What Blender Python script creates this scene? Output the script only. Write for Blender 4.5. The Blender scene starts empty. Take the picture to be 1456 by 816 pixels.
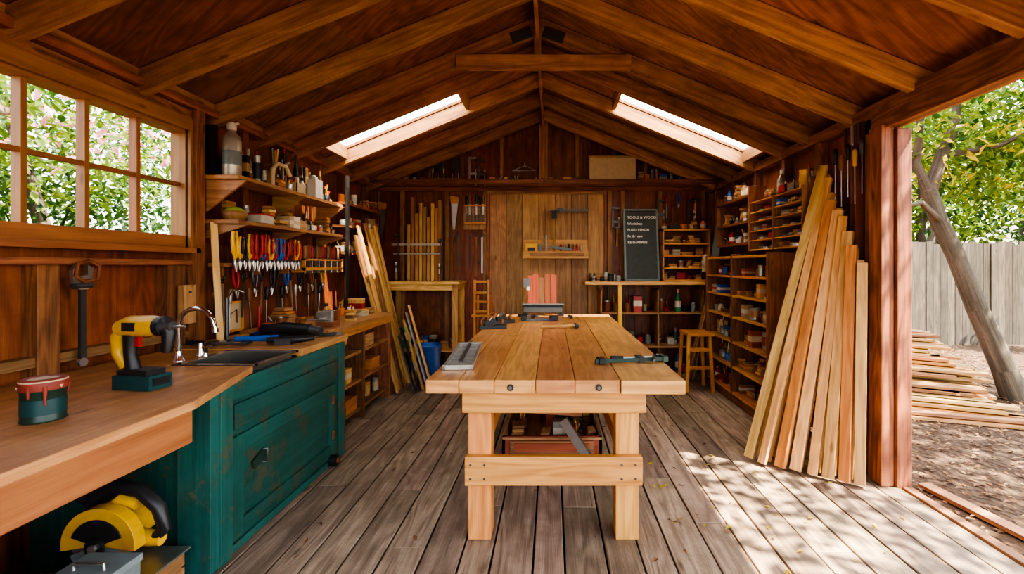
import bpy, math, random
from mathutils import Matrix, Vector, Euler
R=random.Random(7)
scene=bpy.context.scene
# ------------------------------------------------------------ materials
M={}
def newmat(name):
    m=bpy.data.materials.new(name); m.use_nodes=True
    nt=m.node_tree; b=nt.nodes['Principled BSDF']; M[name]=m
    return m,nt,b
def N(nt,t,**k):
    n=nt.nodes.new(t)
    for a,v in k.items(): setattr(n,a,v)
    return n
def math_(nt,op,a,b=None,c=None):
    n=N(nt,'ShaderNodeMath',operation=op)
    for i,v in enumerate((a,b,c)):
        if v is None: continue
        if isinstance(v,(int,float)): n.inputs[i].default_value=v
        else: nt.links.new(v,n.inputs[i])
    return n.outputs[0]
def mixc(nt,f,a,b,bt='MIX'):
    n=N(nt,'ShaderNodeMix',data_type='RGBA',blend_type=bt)
    for s,v in ((n.inputs[0],f),(n.inputs[6],a),(n.inputs[7],b)):
        if isinstance(v,(int,float)): s.default_value=v
        elif isinstance(v,tuple): s.default_value=(*v[:3],1)
        else: nt.links.new(v,s)
    return n.outputs[2]
def wood(name,dark,light,ring=14,rough=.62,stain=0.0,staincol=(.05,.02,.01),var=.45,bump=.25,fig=6.0,wear=None,rw=.3):
    m,nt,b=newmat(name); L=nt.links.new
    uv=N(nt,'ShaderNodeUVMap'); sep=N(nt,'ShaderNodeSeparateXYZ'); L(uv.outputs[0],sep.inputs[0])
    at=N(nt,'ShaderNodeAttribute',attribute_name='rnd'); r=at.outputs['Fac']
    def coord(su,sv):
        c=N(nt,'ShaderNodeCombineXYZ')
        L(math_(nt,'MULTIPLY',sep.outputs[0],su),c.inputs[0]); L(math_(nt,'MULTIPLY',sep.outputs[1],sv),c.inputs[1])
        L(math_(nt,'MULTIPLY',r,57.0),c.inputs[2]); return c.outputs[0]
    def noise(co,det=3,dist=0,rg=.55):
        n=N(nt,'ShaderNodeTexNoise'); n.inputs['Scale'].default_value=1; n.inputs['Detail'].default_value=det
        n.inputs['Distortion'].default_value=dist; n.inputs['Roughness'].default_value=rg; L(co,n.inputs['Vector']); return n.outputs[0]
    nA=noise(coord(.8,fig),2,.3)
    rings=math_(nt,'MULTIPLY_ADD',math_(nt,'SINE',math_(nt,'MULTIPLY',nA,ring*6.28)),.5,.5)
    fib=noise(coord(4,150),3,0,.7)
    med=noise(coord(1.3,28),3,.2)
    f=math_(nt,'ADD',math_(nt,'MULTIPLY',rings,rw),math_(nt,'ADD',math_(nt,'MULTIPLY',fib,.45),math_(nt,'MULTIPLY',med,.75-rw)))
    mr=N(nt,'ShaderNodeMapRange'); L(f,mr.inputs[0]); mr.inputs[1].default_value=.36; mr.inputs[2].default_value=.80
    col=mixc(nt,mr.outputs[0],dark,light)
    if stain>0:
        tc=N(nt,'ShaderNodeTexCoord'); n=N(nt,'ShaderNodeTexNoise'); L(tc.outputs['Object'],n.inputs['Vector']); n.inputs['Scale'].default_value=2.6; n.inputs['Detail'].default_value=7; n.inputs['Roughness'].default_value=.7
        m2=N(nt,'ShaderNodeMapRange'); L(n.outputs[0],m2.inputs[0]); m2.inputs[1].default_value=.42; m2.inputs[2].default_value=.70; m2.inputs[4].default_value=stain
        col=mixc(nt,m2.outputs[0],col,staincol)
    if wear:
        tc=N(nt,'ShaderNodeTexCoord'); n=N(nt,'ShaderNodeTexNoise'); L(tc.outputs['Object'],n.inputs['Vector']); n.inputs['Scale'].default_value=5; n.inputs['Detail'].default_value=10; n.inputs['Roughness'].default_value=.8
        m2=N(nt,'ShaderNodeMapRange'); L(n.outputs[0],m2.inputs[0]); m2.inputs[1].default_value=.54; m2.inputs[2].default_value=.565; m2.inputs[4].default_value=.9
        col=mixc(nt,m2.outputs[0],col,wear)
    kn=N(nt,'ShaderNodeTexVoronoi'); L(coord(2.2,6.5),kn.inputs['Vector']); kn.inputs['Scale'].default_value=1
    km=N(nt,'ShaderNodeMapRange'); L(kn.outputs['Distance'],km.inputs[0]); km.inputs[1].default_value=.04; km.inputs[2].default_value=.11; km.inputs[3].default_value=.7; km.inputs[4].default_value=0
    if not wear: col=mixc(nt,km.outputs[0],col,tuple(c*.4 for c in dark))
    hs=N(nt,'ShaderNodeHueSaturation'); L(col,hs.inputs['Color']); L(math_(nt,'MULTIPLY_ADD',r,var,1-var/2),hs.inputs['Value'])
    L(math_(nt,'MULTIPLY_ADD',math_(nt,'FRACT',math_(nt,'MULTIPLY',r,7.3)),.02,.49),hs.inputs['Hue'])
    L(hs.outputs[0],b.inputs['Base Color']); b.inputs['Roughness'].default_value=rough
    bp=N(nt,'ShaderNodeBump'); bp.inputs['Strength'].default_value=bump; bp.inputs['Distance'].default_value=.004; L(f,bp.inputs['Height']); L(bp.outputs[0],b.inputs['Normal'])
    return m
def plain(name,col,rough=.5,metal=0,var=.3,dirt=.25,emis=0):
    m,nt,b=newmat(name); L=nt.links.new
    at=N(nt,'ShaderNodeAttribute',attribute_name='rnd'); tc=N(nt,'ShaderNodeTexCoord')
    n=N(nt,'ShaderNodeTexNoise'); L(tc.outputs['Object'],n.inputs['Vector']); n.inputs['Scale'].default_value=18; n.inputs['Detail'].default_value=4
    mr=N(nt,'ShaderNodeMapRange'); L(n.outputs[0],mr.inputs[0]); mr.inputs[1].default_value=.45; mr.inputs[2].default_value=.75; mr.inputs[4].default_value=dirt
    c=mixc(nt,mr.outputs[0],col,tuple(x*.35+.01 for x in col))
    hs=N(nt,'ShaderNodeHueSaturation'); L(c,hs.inputs['Color']); L(math_(nt,'MULTIPLY_ADD',at.outputs['Fac'],var,1-var/2),hs.inputs['Value'])
    L(hs.outputs[0],b.inputs['Base Color']); b.inputs['Roughness'].default_value=rough; b.inputs['Metallic'].default_value=metal
    return m
wood('redwood',(.11,.036,.016),(.40,.155,.062),ring=9,rough=.6,stain=.55,staincol=(.06,.025,.014),var=.55,rw=.2)
wood('rafterwood',(.21,.085,.036),(.54,.275,.12),ring=7,rough=.6,stain=.5,staincol=(.12,.05,.022),var=.45,rw=.16)
wood('plyred',(.13,.034,.013),(.39,.12,.043),ring=11,rough=.42,stain=.65,staincol=(.07,.023,.011),fig=3.0,var=.5,rw=.14)
wood('plyroof',(.17,.062,.026),(.42,.17,.07),ring=13,rough=.6,stain=.6,staincol=(.09,.033,.015),fig=3.0,var=.6,rw=.2)
wood('pine',(.42,.22,.065),(.72,.44,.175),ring=8,rough=.55,var=.55,bump=.12,rw=.2)
wood('fir',(.44,.17,.042),(.70,.34,.105),ring=9,rough=.42,var=.25,bump=.12,rw=.2,stain=.2,staincol=(.28,.10,.03))
wood('bench',(.42,.18,.058),(.72,.38,.135),ring=8,rough=.36,var=.35,bump=.15,stain=.55,staincol=(.33,.13,.045),rw=.2)
wood('counter',(.36,.17,.06),(.62,.35,.14),ring=8,rough=.45,stain=.7,staincol=(.22,.10,.04),fig=3,var=.2,rw=.12)
wood('deck',(.15,.105,.072),(.48,.36,.26),ring=8,rough=.58,stain=.75,staincol=(.16,.11,.072),var=.6,bump=.9,rw=.17)
wood('greywood',(.045,.036,.028),(.155,.13,.10),ring=6,rough=.8,var=.7,bump=.6,rw=.15,stain=.5,staincol=(.05,.04,.032))
wood('doorwood',(.24,.11,.043),(.54,.30,.135),ring=9,rough=.55,stain=.5,staincol=(.15,.065,.026),var=.4,rw=.15)
wood('brownwood',(.16,.07,.027),(.42,.21,.09),ring=7,rough=.6,var=.7,rw=.15)
wood('redboard',(.20,.035,.018),(.38,.095,.045),ring=6,rough=.5,var=.4,rw=.15)
wood('teal',(.010,.075,.065),(.03,.155,.13),ring=3,rough=.42,stain=.55,staincol=(.006,.032,.028),var=.35,wear=(.085,.095,.06),rw=.1)
wood('windowwood',(.24,.09,.028),(.42,.185,.065),ring=6,rough=.5,var=.2,stain=.3,staincol=(.16,.055,.02),rw=.15)
wood('bark',(.04,.03,.022),(.20,.155,.11),ring=5,rough=.95,var=.2,bump=1,rw=.05,stain=.7,staincol=(.05,.045,.03))
plain('steel',(.55,.55,.54),.32,.9); plain('sinksteel',(.50,.48,.44),.25,.9,dirt=.2)
plain('darksteel',(.12,.12,.125),.4,.7); plain('black',(.018,.018,.02),.42); plain('chrome',(.8,.8,.8),.1,1,dirt=.05)
plain('yellow',(.78,.43,.012),.35); plain('red',(.42,.022,.014),.4); plain('blue',(.02,.11,.42),.4); plain('white',(.62,.58,.50),.5)
plain('green',(.04,.20,.08),.5); plain('orange',(.62,.17,.02),.45); plain('cardboard',(.40,.25,.12),.8); plain('tin',(.42,.40,.35),.35,.6)
plain('darkgreen',(.018,.05,.035),.4); plain('tealtool',(.012,.07,.075),.4); plain('cream',(.55,.43,.26),.6); plain('copper',(.5,.22,.1),.35,.8)
plain('greybox',(.17,.21,.21),.45); plain('shadowblack',(.02,.017,.014),.8); plain('slate',(.045,.055,.055),.6,dirt=.5); plain('chalk',(.8,.8,.77),.9)
plain('leafbrown',(.20,.095,.035),.7,var=1.2); plain('paper',(.60,.53,.40),.8); plain('limegreen',(.26,.35,.04),.5); plain('rust',(.24,.08,.03),.7); plain('fadedred',(.27,.045,.028),.6,dirt=.7)
def leafmat(name,col,col2,tr=.45):
    m,nt,b=newmat(name); L=nt.links.new
    at=N(nt,'ShaderNodeAttribute',attribute_name='rnd')
    c=mixc(nt,at.outputs['Fac'],col,col2); L(c,b.inputs['Base Color']); b.inputs['Roughness'].default_value=.5
    t=N(nt,'ShaderNodeBsdfTranslucent'); L(c,t.inputs[0]); mx=N(nt,'ShaderNodeMixShader'); mx.inputs[0].default_value=tr
    L(b.outputs[0],mx.inputs[1]); L(t.outputs[0],mx.inputs[2]); L(mx.outputs[0],nt.nodes['Material Output'].inputs[0])
leafmat('leaf',(.02,.085,.012),(.25,.34,.04)); leafmat('leafdark',(.014,.05,.012),(.07,.15,.025)); leafmat('blossom',(.65,.20,.27),(.8,.42,.44)); leafmat('leafyellow',(.45,.40,.03),(.72,.56,.06))
def panemat(name,tint,f,glossr=.05,trans=None):
    m,nt,b=newmat(name); L=nt.links.new
    t=N(nt,'ShaderNodeBsdfTransparent'); t.inputs[0].default_value=(*tint,1)
    o=N(nt,'ShaderNodeBsdfTranslucent' if trans else 'ShaderNodeBsdfGlossy')
    if trans: o.inputs[0].default_value=(*trans,1)
    else: o.inputs['Roughness'].default_value=glossr
    mx=N(nt,'ShaderNodeMixShader'); mx.inputs[0].default_value=f
    L(t.outputs[0],mx.inputs[1]); L(o.outputs[0],mx.inputs[2]); L(mx.outputs[0],nt.nodes['Material Output'].inputs[0])
panemat('glass',(.97,.98,.97),.04); panemat('polycarb',(.98,.98,.96),.35,trans=(.95,.95,.92))
def groundmat():
    m,nt,b=newmat('ground'); L=nt.links.new
    tc=N(nt,'ShaderNodeTexCoord'); n=N(nt,'ShaderNodeTexNoise'); L(tc.outputs['Object'],n.inputs[0]); n.inputs['Scale'].default_value=1.6; n.inputs['Detail'].default_value=10; n.inputs['Roughness'].default_value=.75
    v=N(nt,'ShaderNodeTexVoronoi'); L(tc.outputs['Object'],v.inputs[0]); v.inputs['Scale'].default_value=22
    c=mixc(nt,n.outputs[0],(.018,.010,.006),(.13,.075,.04)); s=N(nt,'ShaderNodeSeparateColor'); L(v.outputs['Color'],s.inputs[0])
    c=mixc(nt,math_(nt,'MULTIPLY',s.outputs[0],.5),c,(.10,.055,.025)); L(c,b.inputs['Base Color']); b.inputs['Roughness'].default_value=.95
    bp=N(nt,'ShaderNodeBump'); bp.inputs['Strength'].default_value=.8; bp.inputs['Distance'].default_value=.03; L(v.outputs['Distance'],bp.inputs['Height']); L(bp.outputs[0],b.inputs['Normal'])
groundmat()
# ------------------------------------------------------------ mesh builder
class B:
    def __init__(s,mat='pine'):
        s.v=[];s.f=[];s.mi=[];s.uv=[];s.r=[];s.sm=[];s.mats=[];s.mat=mat;s.T=Matrix.Identity(4);s.rec=True
    def _m(s,m):
        m=m or s.mat
        if m not in s.mats: s.mats.append(m)
        return s.mats.index(m)
    def at(s,x=0,y=0,z=0,rx=0,ry=0,rz=0,sc=1):
        s.T=Matrix.Translation((x,y,z))@Euler((math.radians(rx),math.radians(ry),math.radians(rz))).to_matrix().to_4x4()@Matrix.Scale(sc,4); return s
    def lay(s,x,y,z,rz=0,sc=1):
        s.T=Matrix.Translation((x,y,z))@Matrix.Rotation(math.radians(rz),4,'Z')@Matrix.Rotation(math.radians(90),4,'X')@Matrix.Rotation(math.radians(90),4,'Y')@Matrix.Scale(sc,4); return s
    def face(s,idx,uv,m,r,smooth=False):
        s.f.append(idx); s.uv.append(uv); s.mi.append(m); s.r.append(r); s.sm.append(smooth)
    def boxM(s,Mx,sz,m=None,r=None):
        mi=s._m(m); r=R.random() if r is None else r; o=len(s.v); hx,hy,hz=[a/2 for a in sz]
        loc=[(x,y,z) for x in(-hx,hx) for y in(-hy,hy) for z in(-hz,hz)]
        W=s.T@Mx
        s.v+= [tuple(W@Vector(p)) for p in loc]
        Lx=max(range(3),key=lambda i:sz[i]); ou,ov=R.random()*20,R.random()*20
        for n,idx in ((0,(0,1,3,2)),(0,(4,6,7,5)),(1,(0,4,5,1)),(1,(2,3,7,6)),(2,(0,2,6,4)),(2,(1,5,7,3))):
            ax=[i for i in range(3) if i!=n]
            if Lx in ax: u=Lx; w=[i for i in ax if i!=Lx][0]
            else: u,w=ax
            s.face([o+i for i in idx],[(loc[i][u]+ou,loc[i][w]+ov+n*.37) for i in idx],mi,r)
        return s
    def box(s,c,sz,m=None,rot=(0,0,0),r=None):
        return s.boxM(Matrix.Translation(c)@Euler([math.radians(a) for a in rot]).to_matrix().to_4x4(),sz,m,r)
    def bx(s,x0,x1,y0,y1,z0,z1,m=None,r=None):
        return s.boxM(Matrix.Translation(((x0+x1)/2,(y0+y1)/2,(z0+z1)/2)),(abs(x1-x0),abs(y1-y0),abs(z1-z0)),m,r)
    def beam(s,p1,p2,w,h,m=None,up=(0,0,1),r=None):
        p1=Vector(p1);p2=Vector(p2);d=p2-p1;L=d.length;x=d.normalized();u=Vector(up)
        if abs(x.dot(u.normalized()))>.98: u=Vector((0,1,0))
        y=u.cross(x).normalized(); z=x.cross(y)
        Mx=Matrix(((x.x,y.x,z.x,(p1.x+p2.x)/2),(x.y,y.y,z.y,(p1.y+p2.y)/2),(x.z,y.z,z.z,(p1.z+p2.z)/2),(0,0,0,1)))
        return s.boxM(Mx,(L,w,h),m,r)
    def tube(s,pts,rad,m=None,n=10,cap=True,smooth=True):
        mi=s._m(m); r=R.random(); pts=[Vector(p) for p in pts]
        if not isinstance(rad,(list,tuple)): rad=[rad]*len(pts)
        d0=(pts[1]-pts[0]).normalized(); u=Vector((0,0,1)) if abs(d0.z)<.9 else Vector((1,0,0))
        a=d0.cross(u).normalized(); o=len(s.v); dist=0; ds=[]; ov=R.random()*9
        for i,p in enumerate(pts):
            if i==0: d=d0
            elif i==len(pts)-1: d=(pts[i]-pts[i-1]).normalized()
            else:
                d=(pts[i+1]-pts[i-1]); d=d.normalized() if d.length>1e-9 else d0
            if i: dist+=(pts[i]-pts[i-1]).length
            ds.append(dist)
            a=(a-d*a.dot(d)); a=a.normalized() if a.length>1e-6 else d.orthogonal().normalized(); b=d.cross(a)
            for k in range(n):
                t=2*math.pi*k/n; s.v.append(tuple(s.T@(p+(a*math.cos(t)+b*math.sin(t))*rad[i])))
        for i in range(len(pts)-1):
            for k in range(n):
                k2=(k+1)%n; rr=max(rad[i],.004)*6.28/n
                s.face([o+i*n+k,o+i*n+k2,o+(i+1)*n+k2,o+(i+1)*n+k],[(ds[i],k*rr+ov),(ds[i],(k+1)*rr+ov),(ds[i+1],(k+1)*rr+ov),(ds[i+1],k*rr+ov)],mi,r,smooth)
        if cap:
            for i in (0,len(pts)-1):
                q=len(s.v); s.v+=s.v[o+i*n:o+i*n+n]
                s.face([q+k for k in range(n)],[(rad[i]*math.cos(6.28*k/n),rad[i]*math.sin(6.28*k/n)) for k in range(n)],mi,r)
        return s
    def cyl(s,p1,p2,r1,r2=None,m=None,n=14): return s.tube([p1,p2],[r1,r1 if r2 is None else r2],m,n)
    def lathe(s,c,prof,m=None,n=20):
        c=Vector(c); mi=s._m(m); r=R.random(); o=len(s.v)
        for (rr,z) in prof:
            for k in range(n):
                t=2*math.pi*k/n; s.v.append(tuple(s.T@(c+Vector((rr*math.cos(t),rr*math.sin(t),z)))))
        for i in range(len(prof)-1):
            dr=abs(prof[i+1][0]-prof[i][0]); dz=abs(prof[i+1][1]-prof[i][1])
            for k in range(n):
                k2=(k+1)%n
                s.face([o+i*n+k,o+i*n+k2,o+(i+1)*n+k2,o+(i+1)*n+k],[(prof[i][1],k*.02),(prof[i][1],k*.02+.02),(prof[i+1][1],k*.02+.02),(prof[i+1][1],k*.02)],mi,r,False if n<9 else (dz>dr*.3))
        for i in (0,len(prof)-1):
            if prof[i][0]>1e-4:
                q=len(s.v); s.v+=s.v[o+i*n:o+i*n+n]; s.face([q+k for k in range(n)],[(0,0)]*n,mi,r)
        return s
    def prism(s,poly,h,Mx=None,m=None,r=None):
        W=s.T@(Mx or Matrix.Identity(4)); mi=s._m(m); r=R.random() if r is None else r; n=len(poly); o=len(s.v); ou=R.random()*20
        for z in (0,h): s.v+=[tuple(W@Vector((p[0],p[1],z))) for p in poly]
        xs=[p[0] for p in poly]; ys=[p[1] for p in poly]; sw=(max(ys)-min(ys))>(max(xs)-min(xs))
        U=lambda p:(p[1]+ou,p[0]+ou) if sw else (p[0]+ou,p[1]+ou)
        s.face([o+i for i in range(n)],[U(p) for p in poly],mi,r); s.face([o+n+i for i in range(n)],[U(p) for p in poly],mi,r)
        for i in range(n):
            j=(i+1)%n; a,b=U(poly[i]),U(poly[j]); s.face([o+i,o+j,o+n+j,o+n+i],[a,b,(b[0],b[1]+h),(a[0],a[1]+h)],mi,r)
        return s
    def ball(s,c,rad,m=None,n=14):
        rx,ry,rz=rad if isinstance(rad,(tuple,list)) else (rad,)*3
        T0=s.T; s.T=T0@Matrix.Translation(c)@Matrix.Diagonal((rx,ry,rz,1))
        k=n//2+1; s.lathe((0,0,0),[(math.sin(math.pi*i/k)+1e-5,-math.cos(math.pi*i/k)) for i in range(k+1)],m,n); s.T=T0; return s
    def leaves(s,c,rad,n,size,m='leaf',shell=.0,seed=1,flat=False):
        Q=random.Random(seed); mi=s._m(m); s.rec=False
        for _ in range(n):
            while True:
                p=Vector((Q.uniform(-1,1),Q.uniform(-1,1),Q.uniform(-1,1)))
                if shell<p.length<=1 or flat: break
            p=Vector((p.x*rad[0]+c[0],p.y*rad[1]+c[1],p.z*rad[2]+c[2])); L=size*Q.uniform(.6,1.3)
            if flat: e=Euler((Q.uniform(-.2,.2),Q.uniform(-.2,.2),Q.uniform(0,6.28)))
            else: e=Euler((Q.uniform(-1.1,1.1),Q.uniform(-1.1,1.1),Q.uniform(0,6.28)))
            mt=e.to_matrix(); o=len(s.v)
            for q in ((0,0,0),(.45*L,.22*L,.06*L),(L,0,-.08*L),(.45*L,-.22*L,.06*L)): s.v.append(tuple(p+mt@Vector(q)))
            s.face([o,o+1,o+2,o+3],[(0,0),(.5,.3),(1,0),(.5,-.3)],mi,Q.random())
        return s
    def done(s,name,bevel=0,parent=None):
        xs,ys,zs=zip(*s.v); og=Vector(((min(xs)+max(xs))/2,(min(ys)+max(ys))/2,min(zs)))
        me=bpy.data.meshes.new(name); me.from_pydata([(x-og.x,y-og.y,z-og.z) for x,y,z in s.v],[],s.f)
        for k in s.mats: me.materials.append(M[k])
        me.polygons.foreach_set('material_index',s.mi); me.polygons.foreach_set('use_smooth',s.sm)
        ul=me.uv_layers.new(name='UVMap'); ul.data.foreach_set('uv',[c for f in s.uv for p in f for c in p])
        a=me.attributes.new('rnd','FLOAT','FACE'); a.data.foreach_set('value',s.r)
        me.update()
        if s.rec:
            import bmesh
            bm=bmesh.new(); bm.from_mesh(me); bmesh.ops.recalc_face_normals(bm,faces=bm.faces); bm.to_mesh(me); bm.free()
        ob=bpy.data.objects.new(name,me); scene.collection.objects.link(ob); ob.location=og
        if bevel:
            md=ob.modifiers.new('bevel','BEVEL'); md.width=bevel; md.segments=2; md.limit_method='ANGLE'; md.angle_limit=math.radians(50)
        if parent: ob.parent=parent; ob.matrix_parent_inverse=parent.matrix_world.inverted()
        return ob
XZ=lambda y:Matrix(((1,0,0,0),(0,0,1,y),(0,1,0,0),(0,0,0,1)))
RX=-.12; RZ=3.5; SL=.408
zr=lambda x:RZ-SL*abs(x-RX)
YB=6.40
# ------------------------------------------------------------ shell
b=B('deck'); x=-2.55
while x<2.18:
    w=R.choice([.15,.17,.19,.2]); x2=min(x+w,2.2); y=-.6
    while y<YB:
        y2=min(YB+.04,y+R.uniform(1.6,3.6))
        if YB-y2<.5: y2=YB+.04
        b.bx(x+.0045,x2-.0045,y+.002,y2-.002,-.035,R.uniform(-.004,.001)); y=y2
    x=x2
b.bx(-2.55,2.2,-.6,YB,-.12,-.045,'shadowblack')
b.bx(2.2,2.26,-.6,2.87,-.14,.012,'brownwood'); b.done('floor',.004)
def panels_y(b,xa,xb,y0,y1,z0,z1,m,w=.6):
    y=y0
    while y<y1-.01:
        y2=min(y+w,y1); b.bx(xa,xb,y,y2,z0,z1,m); y=y2
b=B('plyred')
panels_y(b,-2.54,-2.5,-.6,YB,0,1.56,'plyred',.61)
b.bx(-2.54,-2.5,-.6,1.45,1.56,2.62,'plyred'); panels_y(b,-2.54,-2.5,3.12,YB,1.56,2.62,'plyred',.61)
b.bx(-2.54,-2.5,1.45,3.12,2.34,2.62,'plyred')
for y,w in ((.3,.06),(.95,.06),(1.5,.09),(2.2,.10),(2.95,.14)): b.bx(-2.5,-2.42,y-w/2,y+w/2,0,1.41,'redwood')
b.bx(-2.5,-2.43,-.6,3.06,.92,.97,'brownwood')
b.bx(-2.5,-2.38,3.06,3.14,0,2.45,'redwood')
for y in (.3,.95,1.4): b.bx(-2.5,-2.42,y-.03,y+.03,1.44,2.4,'redwood')
for y in (3.62,4.2,4.8,5.35,5.9,6.34): b.bx(-2.5,-2.42,y-.03,y+.03,0,2.46,'redwood')
b.bx(-2.5,-2.40,-.6,3.14,1.405,1.44,'redwood')
b.bx(-2.5,-2.41,-.6,3.06,2.37,2.44,'redwood'); b.bx(-2.53,-2.38,-.6,YB,2.45,2.50,'redwood'); b.bx(-2.53,-2.42,-.6,YB,2.5,2.56,'rafterwood')
b.done('wall_left',.003)
b=B('plyred')
x=-2.5
while x<2.24:
    x2=min(x+.61,2.25); pts=[(x,0),(x2,0),(x2,zr(x2))]
    if x<RX<x2: pts.append((RX,RZ))
    pts.append((x,zr(x))); b.prism(pts,.04,XZ(YB),'plyred'); x=x2
for x in (-2.44,-2.08,-1.46,-.93,.80,.98,1.5,2.1): b.bx(x-.03,x+.03,YB-.05,YB,0,2.44,'rafterwood')
for x in (-1.7,-1.25,-.70,.35,.86,1.3): b.bx(x-.025,x+.025,YB-.05,YB,2.5,zr(x)-.03,'rafterwood')
b.bx(-.18,-.06,YB-.07,YB,2.5,zr(-.2)-.05,'rafterwood')
b.bx(-2.5,2.25,YB-.05,YB,2.44,2.5,'redwood')
b.done('wall_back',.003)
b=B('plyred')
panels_y(b,2.25,2.29,3.0,YB,0,2.52,'plyred',.61)
for y in (3.3,3.75,4.3,4.9,5.5,6.1,6.35): b.bx(2.17,2.25,y-.03,y+.03,0,2.42,'redwood')
b.bx(2.15,2.27,3.0,YB,2.4,2.48,'redwood')
b.bx(2.09,2.17,2.9,3.02,0,2.3,'redwood'); b.bx(2.175,2.27,2.88,3.0,-.02,2.27,'redwood'); b.bx(2.12,2.16,3.03,3.1,0,2.38,'redwood')
b.bx(2.12,2.2,-.6,3.1,2.28,2.47,'redwood'); b.bx(2.205,2.27,-.6,3.0,2.30,2.5,'rafterwood'); b.bx(2.12,2.26,-.6,-.48,0,2.28,'redwood')
b.done('wall_right',.005)
b=B('plyred')
b.prism([(-2.5,0),(-1.5,0),(-1.5,zr(-1.5)),(-2.5,zr(-2.5))],.04,XZ(-.66)); b.prism([(-1.5,2.5),(2.25,2.5),(RX,RZ),(-1.5,zr(-1.5))],.04,XZ(-.66)); b.bx(-1.56,-1.46,-.64,-.56,0,2.5,'redwood'); b.bx(-1.5,2.12,-.64,-.56,2.42,2.5,'redwood'); b.done('front_light_blocker')  # unseen partial wall behind camera, added to block light and darken the ceiling
# roof
b=B('plyroof')
SY0,SY1=4.33,4.88
def seg(xa,xb,y0,y1):
    b.prism([(xa,zr(xa)),(xb,zr(xb)),(xb,zr(xb)+.03),(xa,zr(xa)+.03)],y1-y0,XZ(y0),'plyroof')
RY=[-.5,.1,.75,1.4,2.05,2.7,3.3,3.86,4.30,4.92,5.5,6.1]
ed=[-.7,.42,1.72,2.7,3.86,SY0,SY1,6.1,6.5]
for i in range(len(ed)-1):
    y0,y1=ed[i],ed[i+1]
    if y0==SY0:
        for a,c in ((-2.7,-2.2),(-.9,RX),(RX,.66),(2.05,2.42)): seg(a,c,y0,y1)
    else:
        for a,c in ((-2.7,-1.4),(-1.4,RX),(RX,1.2),(1.2,2.42)): seg(a,c,y0,y1)
b.done('ceiling')
b=B('rafterwood'); dz=.078
for y in RY:
    for xe in (-2.62,2.30):
        b.beam((RX,y,zr(RX)-dz-.004),(xe,y,zr(xe)-dz-.004),.055,.14,up=(0,0,1))
for xs in (-2.2,-.9,.66,2.05): b.beam((xs,SY0,zr(xs)-.06),(xs,SY1,zr(xs)-.06),.04,.11,'rafterwood')
b.bx(RX-.015,RX+.015,-.6,YB-.1,RZ-.2,RZ-.03,'rafterwood')
b.done('roof_rafters',.004)
b=B('rafterwood'); b.bx(-.80,.66,3.80,3.83,3.03,3.16); b.bx(RX-.03,RX+.03,3.795,3.828,3.16,3.42)
for sx in(-1,1): b.beam((RX+sx*.05,3.822,3.36),(RX+sx*.22,3.822,3.30),.012,.10,'darksteel')
b.done('collar_tie',.004)
for (xa,xb) in ((-2.2,-.9),(.66,2.05)):
    b=B('polycarb'); b.prism([(xa-.03,zr(xa-.03)+.034),(xb+.03,zr(xb+.03)+.034),(xb+.03,zr(xb+.03)+.038),(xa-.03,zr(xa-.03)+.038)],SY1-SY0+.06,XZ(SY0-.03)); b.done('skylight')
b=B('windowwood'); x0,x1=-2.53,-2.43
b.bx(x0,x1,1.45,3.12,1.52,1.60); b.bx(x0,x1,1.45,3.12,2.28,2.36); b.bx(x0,x1,3.03,3.12,1.52,2.36); b.bx(x0,x1,1.45,1.52,1.52,2.36)
for y in (1.83,2.13,2.42,2.72): b.bx(-2.51,-2.46,y-.013,y+.013,1.6,2.28)
b.bx(-2.505,-2.465,1.52,3.03,1.93,1.953)
b.bx(-2.56,-2.38,1.40,3.1,1.485,1.52); b.bx(-2.42,-2.40,1.4,3.06,2.30,2.38); b.bx(-2.42,-2.40,3.035,3.062,1.52,2.3)
b.bx(-2.487,-2.483,1.5,3.05,1.58,2.3,'glass'); b.done('window_1',.003)
b=B('doorwood'); x=-.86
for i in range(7):
    w=1.58/7; b.bx(x+.003,x+w-.003,YB-.075,YB-.052,.02,2.42); x+=w
b.bx(-.90,-.86,YB-.085,YB-.052,0,2.43,'redwood'); b.bx(.72,.76,YB-.085,YB-.052,0,2.43,'redwood'); b.bx(-.9,.76,YB-.09,YB-.052,2.39,2.435,'rafterwood')
b.bx(-.82,.70,YB-.095,YB-.075,.35,.5); b.done('door_1',.003)
# ------------------------------------------------------------ prefab tools
def drill(b,y='yellow'):
    b.box((.015,0,.025),(.15,.085,.05),'tealtool'); b.box((.01,0,.058),(.12,.07,.02),'black'); b.box((.092,0,.028),(.006,.06,.025),'black')
    b.tube([(-.02,0,.06),(-.035,0,.12),(-.03,0,.19)],[.024,.020,.026],'black',12)
    b.tube([(-.05,0,.07),(-.085,0,.12),(-.085,0,.18),(-.05,0,.215)],[.02,.02,.024,.026],y,10)
    b.tube([(-.075,0,.21),(-.03,0,.22),(.06,0,.222),(.085,0,.222)],[.03,.038,.038,.034],y,16)
    b.cyl((.085,0,.222),(.11,0,.222),.036,.036,'black'); b.cyl((.11,0,.222),(.14,0,.222),.026,.017,'darksteel'); b.cyl((.14,0,.222),(.19,0,.222),.004,.004,'steel',8); b.tube([(.1,0,.25),(.125,0,.20),(.115,0,.13)],[.02,.022,.016],'black',10)
    b.box((-.005,0,.165),(.02,.015,.035),'red'); b.box((0,-.036,.222),(.05,.008,.03),'black')
def pliers(b,c):
    for s in(-1,1):
        b.tube([(s*.004,0,-.0),(s*.022,0,.05),(s*.026,0,.10),(s*.018,0,.15)],[.006,.010,.010,.008],c,8)
        b.tube([(-s*.0,0,.01),(-s*.012,0,-.015),(-s*.003,0,-.06)],[.008,.009,.003],'steel',6)
    b.cyl((0,-.009,0),(0,.009,0),.012,m='darksteel',n=10)
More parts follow.
